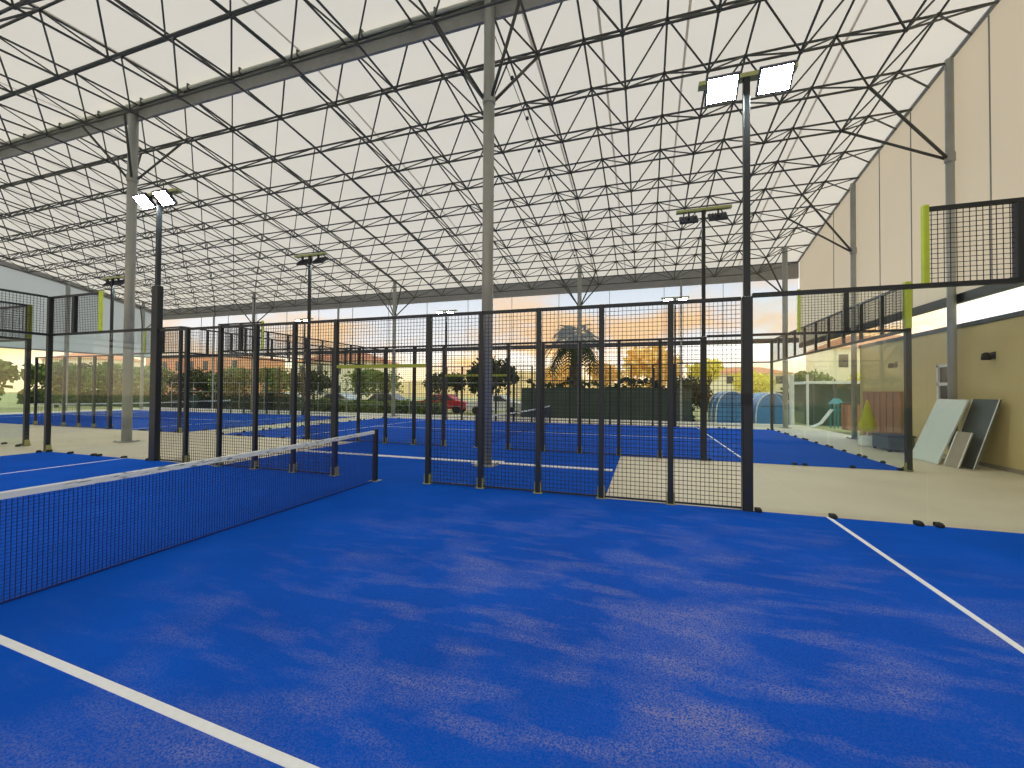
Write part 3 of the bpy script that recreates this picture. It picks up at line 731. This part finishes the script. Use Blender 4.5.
# ------------------------------------------------------------------ vegetation
def crown_mesh(rx, rz, n, leaf, mat, seed, cz=0, lumps=7):
    rnd = random.Random(seed); b = MB()
    cs = [(0, 0, 0, 1.)]+[(rnd.uniform(-.55, .55), rnd.uniform(-.55, .55), rnd.uniform(-.4, .5), rnd.uniform(.4, .6)) for _ in range(lumps)]
    for _ in range(n):
        c = rnd.choice(cs); v = Vector((rnd.gauss(0, 1), rnd.gauss(0, 1), rnd.gauss(0, 1))).normalized()*c[3]*rnd.uniform(.6, 1.)
        p = Vector(((c[0]+v.x)*rx, (c[1]+v.y)*rx, (c[2]+v.z)*rz+cz))
        u = Vector((rnd.gauss(0, 1), rnd.gauss(0, 1), rnd.gauss(0, 1))).normalized(); w = u.cross(Vector((rnd.gauss(0, 1), rnd.gauss(0, 1), rnd.gauss(0, 1)))).normalized()
        s = leaf*rnd.uniform(.6, 1.3)
        b.poly([p-u*s, p-w*s*.6, p+u*s, p+w*s*.6])
    return meshobj(b, mat, 'crown')
def tree(x, y, h, mesh, s, label, grp=None, tr=.15):
    t = thing('tree', (x, y, -.13), label, 'tree', grp)
    c = share('crown', mesh, t, (0, 0, h)); c.scale = (s, s, s); c.rotation_euler = (0, 0, random.uniform(0, 6))
    b = MB(); b.tube((x, y, -.13), (x+.1, y, h*.6), tr, 8, tr*.7)
    for k in range(5):
        a = k*1.3; b.tube((x+.1, y, h*.55), (x+.1+math.cos(a)*s*.5, y+math.sin(a)*s*.5, h+s*.2), tr*.45, 6, tr*.2)
    b.build('trunk', M['trunk'], t)
    return t
CG = crown_mesh(1, .85, 1500, .10, M['leaf'], 1); CD = crown_mesh(1, .8, 2200, .09, M['leafdark'], 2); CO = crown_mesh(1, .8, 1600, .10, M['leafsunset'], 3); CY = crown_mesh(1, .8, 1300, .10, M['leafyellow'], 4)
tree(-7.6, 26, 2.9, CD, 2.3, 'round dark tree seen behind the central column')
tree(-11.6, 27.5, 2.5, CD, 1.2, 'smaller dark tree touching the round tree on its left')
g = 'trees beyond the far side of the hall'
spots = [(-14.2, 29, 2.4, 1.5), (-18.5, 27, 2.3, 1.7), (-23, 29, 2.5, 1.9), (-28, 28, 2.4, 2.0), (-33.5, 29, 2.5, 2.2), (-39.5, 28, 2.4, 2.3), (-46, 29, 2.5, 2.4), (-53, 28, 2.5, 2.6), (-61, 30, 2.6, 3.), (-70, 31, 2.8, 3.4)]
for i, (x, y, h, s_) in enumerate(spots):
    tree(x, y, h, CG if i % 3 else CD, s_, 'bushy green tree in the background row, %s leftward from the round dark tree' % nth(i), 'green trees in the row left of centre')
for x, y, h, s_, l in ((-46, 16.6, 2.3, 2.3, 'green tree beyond the left gable, nearest the far corner'), (-45, 11.4, 2.3, 2.3, 'green tree beyond the left gable, second from the far corner'), (-46, 6.2, 2.3, 2.4, 'green tree beyond the left gable, third from the far corner'), (-50, 24, 2.6, 2.6, 'green tree outside the far left corner of the hall')):
    tree(x, y, h, CG, s_, l)
def hedge(x0, x1, y, h, d, seed, label, mat='leafdark', n=900):
    rnd = random.Random(seed); t = thing('hedge', ((x0+x1)/2, y, -.13), label, 'hedge')
    b = MB()
    for _ in range(int(n*(x1-x0)/6)):
        x = rnd.uniform(x0, x1); top = h*(1+.10*math.sin(x*1.7+seed)+.06*math.sin(x*4.1))
        f = rnd.random()
        if f < .6: p = Vector((x, y-d/2+rnd.uniform(-.08, .08), rnd.uniform(-.1, top)))
        elif f < .8: p = Vector((x, y+d/2+rnd.uniform(-.08, .08), rnd.uniform(-.1, top)))
        else: p = Vector((x, rnd.uniform(y-d/2, y+d/2), top+rnd.uniform(-.1, .1)))
        u = Vector((rnd.gauss(0, 1), rnd.gauss(0, 1), rnd.gauss(0, 1))).normalized(); w_ = u.cross(Vector((rnd.gauss(0, 1), rnd.gauss(0, 1), rnd.gauss(0, 1)))).normalized(); q = rnd.uniform(.10, .2)
        b.poly([p-u*q, p-w_*q*.6, p+u*q, p+w_*q*.6])
    b.build('foliage', M[mat], t)
    MB().bevbox((x0+.1, y-d/2+.12, -.13), (x1-.1, y+d/2-.12, h*.86), .05).build('woody_core', M['screen'], t)
hedge(-60, -34, 20.5, 1.25, 1.2, 5, 'long dark hedge beyond the far left corner of the hall')
hedge(-33, -22.5, 20.5, 1.15, 1.2, 6, 'dark hedge beyond the far side, left of the parked cars')
hedge(-2.6, 7.2, 19.3, 2.15, 1.1, 7, 'dark hedge rising above the green windscreen')
hedge(13.5, 30, 26, 1.9, 1.2, 9, 'green hedge behind the tarpaulin shed', 'leaf')
hedge(-21.6, -9.0, 20.3, .75, .8, 10, 'low hedge in front of the parked cars', 'leaf')
t0 = thing('bush', (7.2, 21.6, -.13), 'tall dark bush rising behind the right end of the windscreen', 'bush')
c = share('foliage', CD, t0, (0, 0, 1.7)); c.scale = (1.5, 1.1, 1.5)
MB().tube((7.2, 21.6, -.13), (7.2, 21.6, 1.2), .08, 8, .05).build('stem', M['trunk'], t0)
tree(5.6, 40, 4.3, CO, 3.6, 'large tree with painted sunset glow, seen between the posts right of the far column')
tree(-.2, 47, 3.9, CO, 2.3, 'tree with painted sunset glow, directly right of the palm trunk')
tree(9.9, 34, 3.6, CY, 1.5, 'small bright yellow tree seen beside the small lit lamps')
tree(-6.0, 46, 3.6, CO, 2.5, 'tree with painted sunset glow, left of the palm, above the green windscreen')
for i, x in enumerate((13.5, 18, 22.5, 27, 32, 37)):
    tree(x, 33+i, 2.3, CG if i % 2 else CY, 1.7, ['yellow bush behind the blue tents', 'green bush behind the tarpaulin shed', 'yellow bush right of the shed roof', 'green bush further right behind the shed', 'yellow bush farthest right but one', 'green bush farthest right'][i])
# palm
t = thing('palm_tree', (-.35, 24, -.13), 'tall palm tree seen through the clear cladding behind the far column', 'palm tree')
b = MB(); pr_ = [(.34, 0), (.27, 1.), (.24, 3.), (.24, 5.), (.32, 5.5), (.14, 6.0)]
b.lathe((-.35, 24, -.13), pr_, 12); b.build('trunk', M['trunk'], t)
rnd = random.Random(11)
for k in range(34):
    a = 2*math.pi*k/34+rnd.uniform(-.15, .15); el = rnd.uniform(-.5, 1.15); L_ = rnd.uniform(2.2, 2.8)
    b = MB(); pts = []
    for i in range(9):
        s = i/8; r = L_*s*math.cos(el)*(1-.12*s); z = 5.7+L_*s*math.sin(el)-1.7*s*s
        pts.append(Vector((-.35+r*math.cos(a), 24+r*math.sin(a), z)))
    for p, q in zip(pts[:-1], pts[1:]): b.tube(p, q, .025, 4)
    side = Vector((-math.sin(a), math.cos(a), 0))
    for i in range(1, 9):
        for h in (0, .5):
            if i == 8 and h: continue
            p = pts[i].lerp(pts[min(8, i+1)], h); d = (pts[i]-pts[i-1]).normalized()
            l = .62*math.sin(math.pi*min(1, (i+h)/9.5))+.12
            for sgn in (-1, 1):
                tip = p+side*sgn*l+d*l*.55+Vector((0, 0, -.28*l)); b.poly([p-d*.07, tip-d*.02, tip+d*.03, p+d*.07])
    b.build('frond', M['leafdark'], t)
# ------------------------------------------------------------------ parked cars
def car(x, y, mat, label, heading=0.):
    t = thing('parked_car', (x, y, -.13), label, 'car', None, heading)
    prof = [(-2.1, .35), (-2.12, .75), (-1.9, .95), (-1.35, 1.0), (-.8, 1.45), (.55, 1.47), (1.25, 1.02), (1.95, .9), (2.1, .7), (2.08, .35)]
    b = MB()
    def sec(y, sc): return [(px, y, .35+(pz-.35)*(sc if pz > 1.02 else 1)) for px, pz in prof]
    b.loft([[(px*.97, -.86, pz) for px, pz in prof], [(px, -.8, pz) for px, pz in prof], [(px, .8, pz) for px, pz in prof], [(px*.97, .86, pz) for px, pz in prof]], True, False)
    b.build('body', mat, t, True)
    b = MB()
    for s in (-1, 1):
        b.poly([(-1.2, s*.87, 1.0), (-.72, s*.87, 1.38), (-.1, s*.87, 1.4), (-.1, s*.87, 1.0)]); b.poly([(0, s*.87, 1.0), (0, s*.87, 1.4), (.5, s*.87, 1.4), (1.05, s*.87, 1.02)])
    b.build('side_windows', M['glassdark'], t, True)
    for px in (-1.3, 1.3):
        for s in (-1, 1): MB().tube((px, s*.66, .32), (px, s*.89, .32), .32, 16).build('wheel', M['black'], t, True)
    return t
paint = {'silver': plain('silver_paint', srgb(190, 195, 198), .3, .4), 'red': plain('red_paint', srgb(190, 40, 48), .3), 'dark': plain('dark_paint', srgb(50, 56, 62), .3, .2), 'white': plain('white_car_paint', srgb(228, 230, 228), .3)}
car(-10.6, 23.2, paint['red'], 'red parked car just left of the central column', .15)
car(-15.6, 23.0, paint['dark'], 'dark parked car left of the red car', .1)
car(-20.5, 23.2, paint['silver'], 'silver parked car above the near net end', .1)
car(-6.0, 22.8, paint['white'], 'white parked car right of the central column', .1)
car(-27.0, 23.5, paint['white'], 'white parked car seen above the near net, farther left', 0)
# ------------------------------------------------------------------ houses
def house(x, y, w, d, h, wall, label, roof=True, z0=-.13, floors=2):
    t = thing('house', (x, y, z0), label, 'house')
    MB().box((x-w/2, y-d/2, z0), (x+w/2, y+d/2, z0+h)).build('wall', wall, t)
    if roof:
        MB().loft([[(x-w/2-.4, y-d/2-.4, z0+h), (x+w/2+.4, y-d/2-.4, z0+h), (x+w/2+.4, y+d/2+.4, z0+h), (x-w/2-.4, y+d/2+.4, z0+h)], [(x-w/4, y-.1, z0+h*1.25), (x+w/4, y-.1, z0+h*1.25), (x+w/4, y+.1, z0+h*1.25), (x-w/4, y+.1, z0+h*1.25)]], True, False).build('roof', M['roof_tile'], t)
    n = max(2, int(w/3))
    for f in range(floors):
        for i in range(n):
            wx = x-w/2+w*(i+.5)/n; wz = z0+h*(f+.35)/floors; MB().box((wx-.5, y-d/2-.06, wz), (wx+.5, y-d/2, wz+h*.35/floors+.3)).build('window', M['glassdark'], t)
    return t
house(-66, 46, 22, 8, 7.0, M['terracotta'], 'long terracotta building far behind the left mesh fence', False)
house(-42, 50, 14, 8, 6.2, M['cream'], 'cream house with tiled roof left of centre')
house(-95, 44, 14, 8, 7.0, M['cream'], 'cream building at the far left')
house(18.5, 67, 13, 8, 4.6, M['cream'], 'low cream house behind the blue tents')
house(33, 60, 12, 8, 7.5, M['cream'], 'cream house with tiled roof on the right')
house(46, 58, 12, 8, 8.5, M['terracotta'], 'terracotta house on the far right above the ochre wall', True)
# far hill ridge
b = MB(); xs = [-200+10*i for i in range(37)]; rnd = random.Random(3)
hh = [4+3*math.sin(i*.5)+rnd.uniform(0, 2.5) for i in range(37)]
rings = []
for yy, s in ((95, 0), (110, .5), (130, 1), (170, .9)): rings.append([(xs[i], yy+2*math.sin(i), -.3+hh[i]*s) for i in range(37)])
for a in range(3):
    for i in range(36): b.poly([rings[a][i], rings[a][i+1], rings[a+1][i+1], rings[a+1][i]], True)
struct('hills', b, M['hill'])

# ------------------------------------------------------------------ sky
w = bpy.data.worlds.new('evening_sky'); sc.world = w; w.use_nodes = True; nt = w.node_tree
for n in list(nt.nodes): nt.nodes.remove(n)
L = nt.links.new
out = N(nt, 'ShaderNodeOutputWorld'); bg = N(nt, 'ShaderNodeBackground'); L(bg.outputs[0], out.inputs[0])
tc = N(nt, 'ShaderNodeTexCoord'); sep = N(nt, 'ShaderNodeSeparateXYZ'); L(tc.outputs['Generated'], sep.inputs[0])
ramp = N(nt, 'ShaderNodeValToRGB'); L(sep.outputs['Z'], ramp.inputs[0])
e = ramp.color_ramp.elements
e[0].position = 0.; e[0].color = (1.0, .74, .44, 1)
e[1].position = 1.; e[1].color = (.86, .90, .92, 1)
x = e.new(.045); x.color = (1.0, .84, .62, 1)
x = e.new(.10); x.color = (.95, .92, .90, 1)
x = e.new(.25); x.color = (.62, .72, .84, 1)
x = e.new(.5); x.color = (.80, .86, .92, 1)
mp = N(nt, 'ShaderNodeMapping'); mp.inputs['Scale'].default_value = (3, 3, 7); L(tc.outputs['Generated'], mp.inputs[0])
no = N(nt, 'ShaderNodeTexNoise'); no.inputs['Scale'].default_value = 1.3; no.inputs['Detail'].default_value = 6; L(mp.outputs[0], no.inputs[0])
cr = N(nt, 'ShaderNodeMapRange'); cr.inputs[1].default_value = .46; cr.inputs[2].default_value = .60; L(no.outputs['Fac'], cr.inputs[0])
zr = N(nt, 'ShaderNodeMapRange'); zr.inputs[1].default_value = .30; zr.inputs[2].default_value = .16; L(sep.outputs['Z'], zr.inputs[0])
mu = N(nt, 'ShaderNodeMath', operation='MULTIPLY'); L(cr.outputs[0], mu.inputs[0]); L(zr.outputs[0], mu.inputs[1])
mx = N(nt, 'ShaderNodeMix', data_type='RGBA'); L(mu.outputs[0], mx.inputs[0]); L(ramp.outputs[0], mx.inputs[6]); mx.inputs[7].default_value = (1.0, .62, .28, 1)
L(mx.outputs[2], bg.inputs[0]); bg.inputs[1].default_value = 1.5

# ------------------------------------------------------------------ camera
f_px, yaw, pit, roll = 414.516, -.31019, .01647, .00699
F = Vector((math.sin(yaw)*math.cos(pit), math.cos(yaw)*math.cos(pit), math.sin(pit)))
R = Vector((math.cos(yaw), -math.sin(yaw), 0)); U = R.cross(F)
R2 = R*math.cos(roll)+U*math.sin(roll); U2 = -R*math.sin(roll)+U*math.cos(roll)
cam = bpy.data.cameras.new('camera'); co = bpy.data.objects.new('camera', cam); COL.objects.link(co)
cam.sensor_width = 36; cam.lens = f_px/1024*36; cam.clip_end = 600
m = Matrix(((R2.x, U2.x, -F.x, CAMP.x), (R2.y, U2.y, -F.y, CAMP.y), (R2.z, U2.z, -F.z, CAMP.z), (0, 0, 0, 1)))
co.matrix_world = m
sc.camera = co
sc.cycles.transparent_max_bounces = 32
vs = sc.view_settings; vs.view_transform = 'Standard'; vs.look = 'None'; vs.gamma = 1; vs.use_curve_mapping = False; vs.exposure = 0.25
